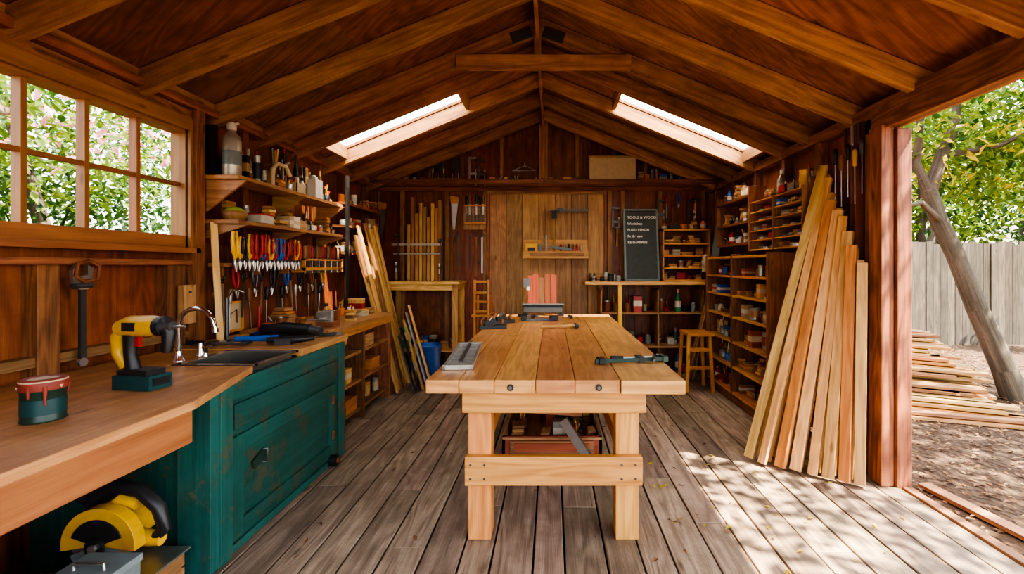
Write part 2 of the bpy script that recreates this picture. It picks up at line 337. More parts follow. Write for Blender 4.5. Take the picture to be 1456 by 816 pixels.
def screwdriver(b,c,L=.12):
    b.lathe((0,0,0),[(.008,0),(.014,.01),(.012,.03),(.016,.06),(.015,.09),(.006,.10)],c,10); b.cyl((0,0,-L),(0,0,0),.0035,m='steel',n=6)
def chisel(b,c):
    b.lathe((0,0,0),[(.008,0),(.013,.015),(.016,.06),(.014,.10),(.009,.11)],c,10); b.box((0,0,-.06),(.018,.004,.12),'steel')
def hammer(b,h='pine',L=.3):
    b.tube([(0,0,0),(0,0,L*.4),(0,0,L)],[.015,.012,.012],h,10); b.cyl((.0,0,L),(.06,0,L),.012,.014,'darksteel'); b.cyl((.055,0,L),(.075,0,L),.018,.018,'darksteel')
    b.box((0,0,L),(.035,.026,.032),'darksteel')
    for s in(-1,1): b.tube([(-.01,s*.006,L+.003),(-.05,s*.010,L-.004),(-.085,s*.012,L-.03)],[.009,.007,.003],'darksteel',6)
def clamp(b,L=.6,c='darksteel',hc='orange'):
    b.box((0,0,L/2),(.024,.008,L),c); b.box((.045,0,L-.02),(.10,.022,.03),c); b.box((.045,0,L*.3),(.10,.024,.035),c)
    b.cyl((.085,0,L*.3-.09),(.085,0,L*.3+.05),.006,m='steel',n=8); b.cyl((.085,0,L*.3-.17),(.085,0,L*.3-.07),.015,.013,hc,10); b.cyl((.085,0,L-.055),(.085,0,L-.035),.014,m='black',n=10); b.cyl((.085,0,L*.3+.045),(.085,0,L*.3+.06),.016,m='steel',n=10)
def handsaw(b):
    b.prism([(0,0),(.50,.03),(.50,.07),(0,.13)],.003,m='steel'); b.prism([(-.12,.0),(-.09,-.03),(-.02,-.01),(.02,.0),(.02,.12),(-.03,.14),(-.10,.13)],.02,Matrix.Translation((0,0,-.008)),'fir')
def wrench(b,L=.5):
    b.box((0,0,L*.45),(.028,.014,L*.8),'darksteel'); b.prism([(-.02,L*.8),(.02,L*.8),(.045,L*.9),(.05,L*1.02),(.02,L*1.05),(.02,L*.95),(-.03,L*.93),(-.035,L*1.06),(-.055,L*1.0),(-.05,L*.87)],.02,Matrix(((1,0,0,0),(0,0,1,-.01),(0,1,0,0),(0,0,0,1))),'steel'); b.cyl((0,-.009,.03),(0,.009,.03),.022,m='steel')
    b.cyl((-.045,0,L*.84),(.045,0,L*.84),.016,m='darksteel',n=10)
COL=['red','blue','yellow','white','black','green','orange','cardboard','tin','cream','darkgreen','greybox','brownwood','pine']
def clutter(b,along,a0,a1,c0,c1,z,hmax,rs=1,cols=COL,dens=.9,kinds=None):
    Q=random.Random(rs); T0=b.T; a=a0
    while a<a1-.04:
        w=Q.uniform(.045,.14); w=min(w,a1-a)
        if Q.random()<dens:
            d=min(c1-c0,Q.uniform(.06,.18)); h=hmax*Q.uniform(.35,1); cc=Q.uniform(c0+d/2,c1-d/2) if c1-c0>d else (c0+c1)/2
            k=Q.choice(kinds or ['box','can','bottle','jar','tools','blocks','tray']); col=Q.choice(cols)
            x,y=(a+w/2,cc) if along=='x' else (cc,a+w/2)
            r=min(w,d)*.42
            if k=='box':
                sx,sy=(w*.9,d) if along=='x' else (d,w*.9)
                b.T=T0@Matrix.Translation((x,y,z))@Matrix.Rotation(Q.uniform(-.12,.12),4,'Z'); b.box((0,0,h*.35),(sx*.92,sy*.92,h*.7),col); b.box((0,0,h*.7+.006),(sx*.95,sy*.95,.012),col); b.box((0,0,h*.4),(sx*.935,sy*.935,h*.25),Q.choice(['paper','cardboard','red','cream']))
            elif k=='can':
                b.T=T0@Matrix.Translation((x,y,z)); hh=h*.75; b.lathe((0,0,0),[(r,0),(r*1.03,.004),(r,.008),(r,hh-.01),(r*1.04,hh-.005),(r*1.04,hh),(r*.9,hh),(r*.88,hh-.008)],Q.choice([col,'tin']),14); b.lathe((0,0,hh*.2),[(r*1.01,0),(r*1.01,hh*.55)],col,14)
            elif k=='bottle':
                b.T=T0@Matrix.Translation((x,y,z)); r=min(r,.04); b.lathe((0,0,0),[(r*.9,0),(r,.01),(r,h*.6),(r*.4,h*.78),(r*.35,h*.85)],col,14); b.cyl((0,0,h*.84),(0,0,h),r*.42,m=Q.choice(['red','white','black','yellow']),n=10); b.lathe((0,0,h*.2),[(r*1.01,0),(r*1.01,h*.28)],'paper',14)
            elif k=='jar':
                b.T=T0@Matrix.Translation((x,y,z)); r=min(r,.05); hh=h*.6; b.lathe((0,0,0),[(r*.92,0),(r,.01),(r,hh*.75),(r*.8,hh*.85)],Q.choice(['cream','rust','tin','greybox']),14); b.cyl((0,0,hh*.85),(0,0,hh),r*.85,m='tin')
            elif k=='blocks':
                b.T=T0
                for i in range(Q.randint(2,max(2,min(6,int(hmax/.03))))):
                    sx,sy=(w*.85,d*Q.uniform(.6,1)) if along=='x' else (d*Q.uniform(.6,1),w*.85)
                    b.box((x,y,z+.012+.026*i),(sx,sy,.022),Q.choice(['pine','brownwood','fir','doorwood']),(0,0,Q.uniform(-12,12)))
            elif k=='tools':
                b.T=T0@Matrix.Translation((x,y,z)); b.lathe((0,0,0),[(r,0),(r*1.05,h*.4),(r*.95,h*.4),(r*.9,.01)],Q.choice(['tin','brownwood','rust',col]),12)
                for i in range(5): b.tube([(Q.uniform(-.4,.4)*r,Q.uniform(-.4,.4)*r,.01),(Q.uniform(-.9,.9)*r,Q.uniform(-.9,.9)*r,h*Q.uniform(.6,1))],[.004,.008],Q.choice(['steel','red','black','yellow','pine','brownwood']),6)
            else:
                b.T=T0@Matrix.Translation((x,y,z)); ww,dd=(w*.92,d*.9) if along=='x' else (d*.9,w*.92); hh=h*.35
                b.box((0,0,.005),(ww,dd,.01),col)
                for s in(-1,1): b.box((s*(ww/2-.004),0,hh/2),(.008,dd,hh),col); b.box((0,s*(dd/2-.004),hh/2),(ww,.008,hh),col)
                for i in range(4): b.tube([(Q.uniform(-.3,.3)*ww,Q.uniform(-.3,.3)*dd,.01),(Q.uniform(-.4,.4)*ww,Q.uniform(-.4,.4)*dd,hh+Q.uniform(.01,.05))],.006,Q.choice(['steel','red','black','yellow']),6)
        a+=w+.006
    b.T=T0
# ------------------------------------------------------------ main table
b=B('bench'); X0=-.61
w6=[.16,.17,.20,.19,.22,.31]; x=X0
for i,w in enumerate(w6):
    y0=2.20 if i<5 else 2.185; b.bx(x+.001,x+w-.001,y0,5.2,.785,.85 if i<5 else .851); x+=w
b.bx(-.45,.47,2.28,2.33,.665,.785,'fir'); b.bx(-.45,.47,5.05,5.1,.665,.785,'fir'); b.bx(-.40,-.36,2.33,5.05,.665,.785,'fir'); b.bx(.38,.42,2.33,5.05,.665,.785,'fir')
for lx in (-.43,.325):
    for ly in (2.335,4.93): b.bx(lx,lx+.118,ly,ly+.12,0,.785,'fir')
b.bx(-.44,.455,2.295,2.334,.295,.44,'fir'); b.bx(-.44,.455,5.05,5.09,.295,.44,'fir')
for sx in (-.40,.40): b.bx(sx-.02,sx+.02,2.455,4.93,.30,.40,'fir')
for px in (-.2,.225): b.cyl((px,2.203,.815),(px,2.192,.815),.016,m='black'); b.cyl((px,2.2,.815),(px,2.188,.815),.009,m='darksteel',n=6)
for px in (-.41,-.34,.35,.42):
    for z in (.33,.40): b.cyl((px,2.294,z),(px,2.290,z),.006,m='darksteel',n=8)
b.done('workbench_table',.005)
b=B('brownwood'); b.bx(-.36,.36,3.3,4.7,.02,.04)
for y in(3.3,4.68): b.bx(-.36,.36,y,y+.02,.02,.17,'redboard')
for xx in(-.36,.34): b.bx(xx,xx+.02,3.3,4.7,.02,.17)
b.bx(-.30,.30,3.285,3.30,.05,.14,'brownwood'); b.bx(-.27,.27,3.278,3.287,.065,.125,'redboard'); b.bx(-.36,.36,3.29,3.3,.15,.165,'doorwood')
for xx in (-.3,.3): b.bx(xx-.03,xx+.03,3.35,4.6,0,.02)
clutter(b,'x',-.32,.33,3.4,3.7,.04,.30,5,['brownwood','rust','tin','redboard','darkgreen'],1,['box','blocks','can','tools','blocks']); clutter(b,'x',-.32,.33,3.8,4.2,.04,.42,6,['brownwood','black','tin','redboard'],1,['box','blocks','tools'])
b.box((-.05,3.5,.30),(.55,.12,.03),'brownwood',(0,5,4)); b.box((.02,3.7,.36),(.6,.10,.03),'doorwood',(0,-3,-5))
b.done('wooden_crate')
b=B('steel'); b.at(.29,3.12,.02,ry=-35,rz=-15); b.box((0,0,.19),(.06,.03,.38),'steel'); b.box((0,0,.01),(.12,.03,.04),'darksteel'); b.done('metal_framing_jack')
Z=.852
b=B('steel'); b.at(-.53,2.78,Z,rz=5)
for s in (-1,1): b.box((s*.072,0,.010),(.014,.74,.02),'tin')
for i in range(22): b.box((0,-.36+i*.034,.008),(.14,.010,.012),'tin')
b.box((0,-.36,.012),(.16,.02,.024),'tin'); b.box((0,.36,.012),(.16,.02,.024),'tin'); b.box((0,.1,.012),(.02,.7,.018),'darksteel')
b.done('steel_saw_guide')
b=B('darksteel'); b.lay(-.10,4.0,Z+.018,8); hammer(b,'pine',.32); b.done('claw_hammer')
b=B('darkgreen'); b.at(.25,2.54,Z+.018,ry=90,rz=10)
b.box((0,0,.2),(.02,.012,.42),'darkgreen'); b.box((.0,.02,.03),(.03,.07,.035),'black'); b.box((0,.03,.40),(.03,.09,.03),'darkgreen'); b.box((0,.03,.26),(.03,.08,.03),'black'); b.cyl((0,.06,.16),(0,.06,.40),.007,m='steel',n=8); b.cyl((0,.06,.10),(0,.06,.17),.016,.013,'black',12); b.cyl((0,.06,.40),(0,.06,.37),.018,m='black',n=12)
b.T=Matrix.Identity(4); b.tube([(.57,2.55,Z+.02),(.60,2.70,Z+.02)],.008,'darksteel',8); b.done('bar_clamp')
def plane(b,c='black'):
    b.box((0,0,.015),(.24,.06,.03),c); b.box((-.02,0,.05),(.10,.045,.05),c,(0,-15,0)); b.ball((.085,0,.055),(.018,.018,.026),'brownwood',10); b.tube([(-.09,0,.03),(-.10,0,.07),(-.075,0,.10)],[.014,.012,.014],'brownwood',8); b.box((-.03,0,.07),(.006,.04,.09),'steel',(0,35,0))
b=B(); b.at(-.52,4.0,Z,rz=15); plane(b); b.done('hand_plane')
b=B(); b.at(-.47,4.35,Z,rz=40); plane(b,'darksteel'); b.done('hand_plane')
b=B(); b.lay(-.38,4.78,Z+.018,-4); clamp(b,.60,'black','black'); b.done('bar_clamp')
b=B(); b.at(-.28,4.55,Z,rz=8); b.box((.15,0,.012),(.34,.03,.02),'darksteel'); b.box((.0,0,.03),(.05,.05,.05),'black'); b.box((.3,0,.025),(.08,.06,.04),'black'); b.done('bench_hold_down')
b=B('redboard'); b.at(-.10,5.08,Z)
for i,(xx,h) in enumerate(((-.14,.42),(-.08,.44),(-.02,.40),(.05,.44),(.12,.43))): b.box((xx,.03,h/2+.02),(.058,.02,h),'redboard' if i!=2 else 'brownwood')
b.box((0,.0,.10),(.44,.05,.045),'black'); b.box((0,-.03,.06),(.42,.03,.05),'darksteel'); b.cyl((-.23,-.02,.12),(.23,-.02,.12),.012,m='darksteel'); b.box((-.2,.0,.01),(.06,.16,.02),'black'); b.box((.2,0,.01),(.06,.16,.02),'black'); b.box((-.2,0,.06),(.03,.04,.10),'black'); b.box((.2,0,.06),(.03,.04,.10),'black')
b.cyl((-.16,.0,.3),(-.16,-.06,.3),.02,m='steel'); b.box((-.18,.01,.36),(.07,.05,.1),'darksteel'); b.done('woodworking_vise')
# ------------------------------------------------------------ left counter
b=B('counter')
b.prism([(-2.41,-.2),(-1.39,-.2),(-1.39,1.78),(-1.57,2.40),(-2.41,2.40)],.035,Matrix.Translation((0,0,.84)),'counter')
b.bx(-1.43,-1.395,-.2,1.775,.715,.84,'windowwood'); b.bx(-2.41,-1.43,1.74,1.775,.73,.84,'windowwood'); b.bx(-1.47,-1.43,-.2,-.1,0,.84,'fir'); b.bx(-2.41,-2.36,-.2,-.1,0,.84,'fir'); b.bx(-2.41,-1.6,.6,.64,0,.84,'brownwood')
b.bx(-2.41,-2.38,-.2,2.04,.72,.84,'fir')
b.done('wooden_counter',.004)
b=B('teal')
b.bx(-1.69,-1.54,2.06,2.12,0,.838); b.bx(-1.585,-1.535,2.12,2.2,0,.835)
b.bx(-2.38,-1.69,2.08,2.11,0,.835); b.bx(-2.38,-1.60,3.39,3.42,0,.83); b.bx(-1.62,-1.55,3.33,3.42,0,.835)
b.bx(-1.60,-1.56,2.2,3.33,.74,.835); b.bx(-1.60,-1.565,2.2,3.33,.57,.74); b.bx(-1.56,-1.545,2.23,3.28,.60,.72)
b.bx(-1.60,-1.565,2.2,3.33,.0,.57); b.bx(-1.57,-1.55,2.22,2.30,.06,.56); b.bx(-1.57,-1.55,3.2,3.28,.06,.56); b.bx(-1.57,-1.55,2.30,3.2,.48,.56); b.bx(-1.57,-1.55,2.30,3.2,.06,.14)
b.bx(-1.59,-1.55,2.2,3.33,0,.04); b.bx(-2.38,-2.35,2.11,3.39,0,.83)
b.tube([(-1.55,2.45,.42),(-1.53,2.46,.42),(-1.53,2.46,.35),(-1.55,2.45,.35)],.006,'darksteel',8); b.box((-1.548,2.42,.38),(.006,.10,.05),'darkgreen',(20,0,0))
for z in(.2,.45): b.box((-1.548,3.24,z),(.006,.03,.06),'rust')
b.cyl((-1.55,3.2,.04),(-1.50,3.2,.04),.038,m='black'); b.cyl((-1.50,3.2,.04),(-1.495,3.2,.04),.018,m='rust')
b.done('sink_cabinet',.004)
b=B('sinksteel')
x0,x1,y0,y1=-2.02,-1.575,2.42,2.84
b.bx(x0,x1,y0,y0+.03,.865,.878); b.bx(x0,x1,y1-.03,y1,.865,.878); b.bx(x0,x0+.05,y0,y1,.865,.878); b.bx(x1-.03,x1,y0,y1,.865,.878)
b.bx(x0+.04,x0+.045,y0+.02,y1-.02,.70,.87); b.bx(x1-.035,x1-.03,y0+.02,y1-.02,.70,.87); b.bx(x0+.04,x1-.03,y0+.02,y0+.025,.70,.87); b.bx(x0+.04,x1-.03,y1-.025,y1-.02,.70,.87); b.bx(x0+.04,x1-.03,y0+.02,y1-.02,.695,.70)
b.cyl((-1.8,2.63,.70),(-1.8,2.63,.703),.03,m='darksteel'); b.done('sink',.002)
b=B('chrome'); b.at(-2.06,2.52,.872,sc=.98)
pts=[(0,0,0),(0,0,.2)]+[(.10-.10*math.cos(t),0,.2+.10*math.sin(t)) for t in [math.pi*i/10*1.0 for i in range(1,10)]]+[(.205,0,.185)]
b.tube(pts,.013,'chrome',12); b.lathe((0,0,0),[(.03,0),(.028,.012),(.018,.03),(.016,.06)],'chrome'); b.cyl((.205,0,.19),(.207,0,.165),.017,m='chrome')
b.lathe((.06,.12,0),[(.02,0),(.015,.02),(.015,.05),(.02,.06)],'chrome',14); b.tube([(.06,.12,.055),(.12,.10,.075)],[.008,.006],'chrome',8)
b.lathe((0,.16,0),[(.022,0),(.016,.03),(.012,.08)],'chrome',14); b.done('faucet')
b=B('counter'); b.bx(-2.41,-2.03,2.402,2.86,.84,.875); b.bx(-2.41,-1.56,2.862,3.5,.84,.88); b.bx(-1.6,-1.57,2.86,3.5,.80,.84,'fir'); b.done('wooden_countertop',.004)
b=B(); b.at(-1.78,1.97,.876,rz=-8,sc=1.2); drill(b); b.done('cordless_drill')
b=B('tealtool'); b.at(-1.735,1.56,.876,sc=.84); b.lathe((0,0,0),[(.066,0),(.070,.004),(.066,.010),(.066,.12),(.070,.124),(.070,.128)],'darkgreen',28); b.lathe((0,0,.128),[(.072,0),(.074,.01),(.072,.03),(.067,.04),(.056,.044),(.045,.038),(.0001,.038)],'fadedred',28)
b.lathe((0,0,.158),[(.071,0),(.0715,.006),(.062,.009)],'cream',28)
for i in range(9): t=i*.7; b.tube([(.070*math.cos(t),.070*math.sin(t),.145),(.068*math.cos(t),.068*math.sin(t),.13-.03*(i%3))],[.008,.004],'fadedred' if i%3 else 'cream',8)
b.lathe((0,0,.03),[(.0668,0),(.0668,.06)],'tealtool',28); b.done('paint_can')
b=B('brownwood')
for z in (.0,.08): b.bx(-1.98,-1.62,1.70,1.715,z+.005,z+.075); b.bx(-1.98,-1.62,2.0,2.015,z+.005,z+.075)
for xx in (-1.98,-1.635): b.bx(xx,xx+.015,1.715,2.0,0,.155)
b.bx(-1.98,-1.62,1.70,2.015,.155,.163); b.done('wooden_crate')
b=B('yellow'); b.at(-1.77,1.86,.168,sc=1.25)
b.box((0,.02,.008),(.32,.17,.006),'steel')
def disc(rr,a0,a1,y0,y1,m,zc=.10,xc=-.02):
    P=[(xc,zc)] if a1-a0<359 else []
    P+=[(xc+rr*math.cos(math.radians(a0+(a1-a0)*i/24)),zc+rr*math.sin(math.radians(a0+(a1-a0)*i/24))) for i in range(25)]
    b.prism(P,y1-y0,XZ(y0),m)
disc(.118,-8,188,-.045,-.005,'yellow'); disc(.098,190,350,-.030,-.026,'steel'); disc(.104,200,330,-.036,-.020,'greybox')
disc(.085,20,160,-.050,-.046,'black'); b.cyl((-.02,-.05,.10),(-.02,-.058,.10),.030,m='black'); b.cyl((-.02,-.058,.10),(-.02,-.066,.10),.014,m='steel',n=6)
b.tube([(-.02,-.005,.11),(-.02,.07,.11),(-.02,.13,.11)],[.052,.058,.05],'yellow',18); b.tube([(-.02,.13,.11),(-.02,.16,.11)],[.052,.046],'black',18)
b.tube([(-.10,.02,.17),(-.09,.02,.235),(-.02,.02,.262),(.06,.02,.245),(.12,.02,.19),(.14,.02,.12),(.10,.02,.085)],[.022,.022,.024,.022,.022,.02,.018],'black',12)
b.tube([(.03,.02,.10),(.08,.02,.09),(.13,.02,.085)],[.03,.026,.02],'yellow',12); b.tube([(-.04,.02,.19),(0,.02,.215),(.05,.02,.20)],[.02,.024,.018],'yellow',12)
b.cyl((-.11,.02,.215),(-.15,.02,.235),.018,.022,'black')
b.done('circular_saw',.002)
b=B('greybox'); b.bx(-1.62,-1.44,1.42,1.60,.24,.37,'greybox'); b.bx(-1.625,-1.435,1.415,1.605,.37,.395,'greybox'); b.tube([(-1.58,1.51,.395),(-1.58,1.51,.415),(-1.48,1.51,.415),(-1.48,1.51,.395)],.006,'steel',8); b.box((-1.53,1.413,.36),(.03,.006,.03),'steel'); b.done('metal_toolbox',.008)
b=B('brownwood')
for z in (.0,.08,.16): b.bx(-1.70,-1.43,1.40,1.415,z+.005,z+.075); b.bx(-1.70,-1.43,1.625,1.64,z+.005,z+.075)
for xx in (-1.70,-1.445): b.bx(xx,xx+.015,1.415,1.625,0,.228)
b.bx(-1.70,-1.43,1.4,1.64,.228,.238); b.done('wooden_crate')
b=B('cardboard'); b.bx(-2.3,-1.9,1.25,1.6,0,.3); b.bx(-2.3,-1.9,1.25,1.6,.3,.31,'brownwood'); b.bx(-2.12,-2.08,1.245,1.6,0,.312,'paper'); b.done('cardboard_box')
b=B(); b.at(-2.395,2.33,.88,rz=90); wrench(b,.5); b.done('pipe_wrench')
b=B('darksteel'); b.at(-2.385,2.33,1.38); b.tube([(.01,.0,.04),(.02,-.05,.03),(.02,-.06,-.03),(.02,-.02,-.06),(.02,.05,-.05),(.02,.06,.02),(.02,.0,.05)],.009,'rust',8); b.done('hook_chain')
b=B(); b.at(-1.98,3.0,.90)
b.tube([(-.1,0,.02),(.15,.05,.02)],[.018,.022],'blue',10); b.at(-1.75,3.02,.882,rz=10)
b.tube([(-.12,0,.03),(.05,0,.03),(.16,.02,.035)],[.022,.026,.016],'black',10); b.box((-.02,0,.02),(.1,.06,.04),'darksteel'); b.done('angle_grinder')
b=B(); b.at(-1.85,3.25,.882,rz=-5); b.tube([(-.22,0,.06),(-.05,0,.075),(.14,0,.07)],[.04,.045,.035],'black',14); b.tube([(.14,0,.07),(.22,0,.06)],[.03,.026],'darksteel',12); b.box((-.1,0,.02),(.16,.09,.04),'black'); b.tube([(-.2,0,.05),(-.3,.02,.03)],[.02,.012],'blue',8); b.done('belt_sander',.003)
b=B(); b.at(-1.70,3.36,.882,rz=18); b.box((0,0,.015),(.2,.03,.02),'black'); b.box((.06,.04,.012),(.16,.02,.015),'darksteel'); b.cyl((-.1,0,.015),(-.18,-.01,.015),.014,m='black'); b.done('socket_wrench')
b=B(); b.lay(-2.28,2.89,.90,8); clamp(b,.32,'darksteel','black'); b.done('bar_clamp')
b=B(); b.at(-2.22,3.12,.88); b.tube([(0,0,0),(.0,0,.30)],.012,'darksteel',8); b.lathe((0,0,0),[(.05,0),(.05,.012),(.02,.02)],'darksteel'); b.tube([(0,0,.3),(.05,0,.36),(.12,0,.34)],.008,'chrome',8); b.done('lamp_stand')
# ------------------------------------------------------------ second counter with open shelves
b=B('brownwood')
b.bx(-2.41,-1.72,3.52,4.95,.86,.90,'counter')
for z in (.08,.34,.60): b.bx(-2.40,-1.76,3.52,4.93,z,z+.025,'brownwood')
for y in (3.52,4.22,4.90): b.bx(-2.40,-1.74,y,y+.035,0,.86,'redwood')
b.bx(-1.76,-1.73,3.52,4.93,.80,.86,'fir'); b.done('storage_workbench',.003)
b=B()
for z,s in ((.107,1),(.367,2),(.627,3)):
    clutter(b,'y',3.58,4.2,-2.3,-1.78,z,.19,s,['pine','brownwood','cardboard','cream','red','fir','pine'],1,['box','blocks','blocks','tray','can']); clutter(b,'y',4.28,4.88,-2.3,-1.78,z,.19,s+9,['pine','brownwood','cardboard','cream','fir'],1,['box','blocks','blocks','can'])
for k,(y,z) in enumerate(((3.75,.367),(4.05,.107),(4.45,.627),(4.6,.367),(3.8,.627))):
    b.bx(-1.92,-1.77,y-.12,y+.09,z+.002,z+.12,'fir' if k%2 else 'doorwood')
b.done('shelf_offcuts')
b=B(); clutter(b,'y',3.6,4.9,-2.35,-1.95,.90,.22,21,['brownwood','pine','tin','orange','cream','black','cardboard'],1); clutter(b,'y',4.0,4.9,-2.0,-1.78,.90,.12,22,['brownwood','pine','tin','cream','black'],1); b.done('counter_supplies')
b=B('darksteel'); b.at(-1.86,3.8,.902); b.box((0,0,.02),(.14,.14,.04),'rust'); b.box((0,.06,.08),(.13,.05,.09),'rust'); b.box((0,-.05,.08),(.13,.04,.09),'tin'); b.cyl((0,-.16,.07),(0,.06,.07),.014,m='steel'); b.cyl((-.09,-.16,.07),(.09,-.16,.07),.007,m='steel'); b.box((0,.01,.125),(.1,.02,.01),'tin'); b.done('bench_vise',.004)
# ------------------------------------------------------------ left wall shelves
def shelf_obj(z,y0,y1,x1=-2.16,gus=True):
    b=B('rafterwood'); b.bx(-2.41,x1,y0,y1,z-.028,z)
    for y in (y0+.03,(y0+y1)/2,y1-.05):
        b.prism([(-2.41,z-.03),(x1+.04,z-.03),(-2.41,z-.03-.22)] if gus else [(-2.41,z-.03),(x1+.06,z-.03),(-2.41,z-.13)],.02,XZ(y),'doorwood')
    return b.done('wall_shelf',.003)
shelf_obj(2.03,3.15,4.72); shelf_obj(1.72,3.15,4.72,gus=False)
b=B('rafterwood'); b.bx(-2.41,-2.29,3.2,4.08,1.392,1.42)
for y in (3.23,3.64,4.03): b.bx(-2.41,-2.33,y,y+.02,1.33,1.392)
b.done('wall_shelf',.003)
b=B('tin'); b.at(-2.27,3.24,2.03); b.lathe((0,0,0),[(.055,0),(.060,.01),(.060,.25),(.05,.29),(.028,.31),(.026,.33)],'tin',24); b.lathe((0,0,.33),[(.03,0),(.032,.04),(.02,.055)],'white',16); b.tube([(.0,0,.37),(.05,0,.38)],.008,'white',8); b.lathe((0,0,.08),[(.0605,0),(.0605,.10)],'greybox',24); b.done('spray_bottle')
b=B(); b.bx(-2.40,-2.34,3.165,3.20,2.032,2.38,'black'); b.bx(-2.41,-2.3,3.34,3.40,2.032,2.25,'orange'); clutter(b,'y',3.36,4.7,-2.36,-2.20,2.03,.31,31,['orange','red','white','black','tin','brownwood','rust','cream'],1)
clutter(b,'y',3.40,4.7,-2.40,-2.34,2.03,.42,32,['brownwood','rust','tin','white','orange','black'],1,['box','bottle','tools','can'])
b.tube([(-2.20,3.60,2.04),(-2.20,3.60,2.16),(-2.20,3.66,2.22),(-2.20,3.78,2.22),(-2.20,3.84,2.15)],.016,'cream',8)
b.tube([(-2.3,3.9,2.04),(-2.3,3.9,2.25),(-2.3,4.0,2.3)],.012,'tin',8); b.box((-2.22,4.28,2.12),(.08,.13,.17),'white'); b.box((-2.22,4.28,2.22),(.03,.05,.03),'white'); b.done('shelf_supplies')
b=B(); clutter(b,'y',3.60,4.7,-2.34,-2.18,1.72,.19,41,['red','white','blue','yellow','cream','green','white','cardboard'],1); clutter(b,'y',3.3,4.7,-2.40,-2.34,1.72,.25,42,['cream','red','white','tin','brownwood','blue'],1)
b.box((-2.23,3.50,1.755),(.1,.16,.06),'white'); b.box((-2.23,3.50,1.79),(.105,.165,.01),'red'); b.at(-2.27,3.27,1.72); b.lathe((0,0,0),[(.05,0),(.075,.03),(.08,.07),(.07,.07)],'brownwood'); b.lathe((0,0,.03),[(.04,0),(.06,.05),(.03,.07)],'limegreen',12); b.at(); b.done('shelf_supplies')
b=B()
cs=['yellow','yellow','black','yellow','red','red','blue','red','yellow','red','blue','blue','red','black','red','yellow','red']
for i,c in enumerate(cs):
    b.at(-2.25,3.25+i*.051,1.44,rz=90+R.uniform(-15,15),ry=R.uniform(-6,6),sc=R.uniform(1.05,1.4)); pliers(b,c)
b.at(); b.done('pliers_set')
b=B(); b.bx(-2.27,-2.24,4.14,4.9,1.36,1.385,'fir'); b.bx(-2.27,-2.24,4.14,4.9,1.45,1.465,'fir')
for y in(4.14,4.88): b.bx(-2.41,-2.24,y,y+.02,1.34,1.47,'fir')
for i in range(17):
    b.at(-2.255,4.17+i*.042,1.47,sc=1.15); (chisel if i%3 else screwdriver)(b,['brownwood','rust','fadedred','red','black'][i%5])
b.at(); b.done('chisel_rack')
b=B()
for i in range(22):
    y=3.22+i*.072; b.at(-2.37,y,1.22-.05*(i%3),rz=90,ry=R.uniform(-8,8),sc=1.1)
    if i%3==0: pliers(b,['black','red','darksteel','black','blue','black','rust','yellow'][i//3])
    elif i%3==1: b.box((0,0,-.03),(.016,.006,.24),'steel' if i%2 else 'darksteel'); b.tube([(0,0,.1),(.03,0,.14),(0,0,.17),(-.03,0,.14),(0,0,.1)],.008,'black',6)
    else: screwdriver(b,['black','brownwood','tin'][i%4%3],.2)
b.at(); b.done('hanging_hand_tools')
b=B('fir'); b.at(-2.41,3.42,.92); b.box((.01,0,.1),(.012,.20,.2),'cream')
for s in(-1,1): b.box((.015,s*.105,.1),(.025,.018,.22),'fir'); b.box((.015,0,.1+s*.105),(.025,.2,.018),'fir')
b.tube([(.022,-.05,.04),(.022,-.03,.12),(.022,.04,.15),(.022,.05,.05)],.006,'rust',6); b.done('framed_picture')
b=B('pine'); b.beam((-2.2,3.03,.89),(-2.34,3.16,1.70),.04,.02); b.done('wooden_stick')
b=B('brownwood'); b.at(-2.41,2.98,1.15); b.box((0.03,0,0),(.04,.10,.25),'doorwood'); b.cyl((.05,0,.08),(.056,0,.08),.008,m='darksteel'); b.done('wooden_block')
b=B(); b.at(-2.15,4.80,.905,rz=90); b.box((0,0,.72),(.05,.02,1.44),'darksteel'); b.box((0,0,.72),(.03,.026,1.2),'black'); b.done('spirit_level')
b=B('darksteel'); b.at(-2.18,3.40,.88); b.cyl((0,0,0),(0,0,.02),.06,m='black'); b.tube([(0,0,.02),(0,0,.22)],.01,'red',8); b.done('glue_stand')
for z in (1.55,1.85,2.1):
    b=B('redwood'); b.bx(-2.41,-2.25,5.0,6.0,z-.025,z); b.done('wall_shelf',.003)
    b=B(); clutter(b,'y',5.02,5.98,-2.40,-2.27,z,.2,int(z*100),['brownwood','tin','cardboard','white','rust','orange'],.95); b.done('shelf_supplies')
b=B('pine'); Q=random.Random(3)
for i in range(12):
    y=4.99+i*.05; b.beam((-1.66-Q.uniform(0,.10),y+Q.uniform(-.05,.05),.015),(-2.20+Q.uniform(0,.05),y+Q.uniform(-.0,.12),Q.uniform(1.2,1.95)),Q.uniform(.05,.09),.022,Q.choice(['pine','pine','fir','pine','brownwood']),up=(1,0,0))
b.done('lumber_offcut_stack',.002)
b=B('darksteel')
for i in range(5): b.beam((-1.50+i*.03,5.0+i*.06,.015),(-1.72+i*.01,5.12+i*.06,.62+i*.08),.05,.014,['darksteel','black','pine','tin','pine'][i],up=(1,0,0))
b.done('metal_bar_stack')
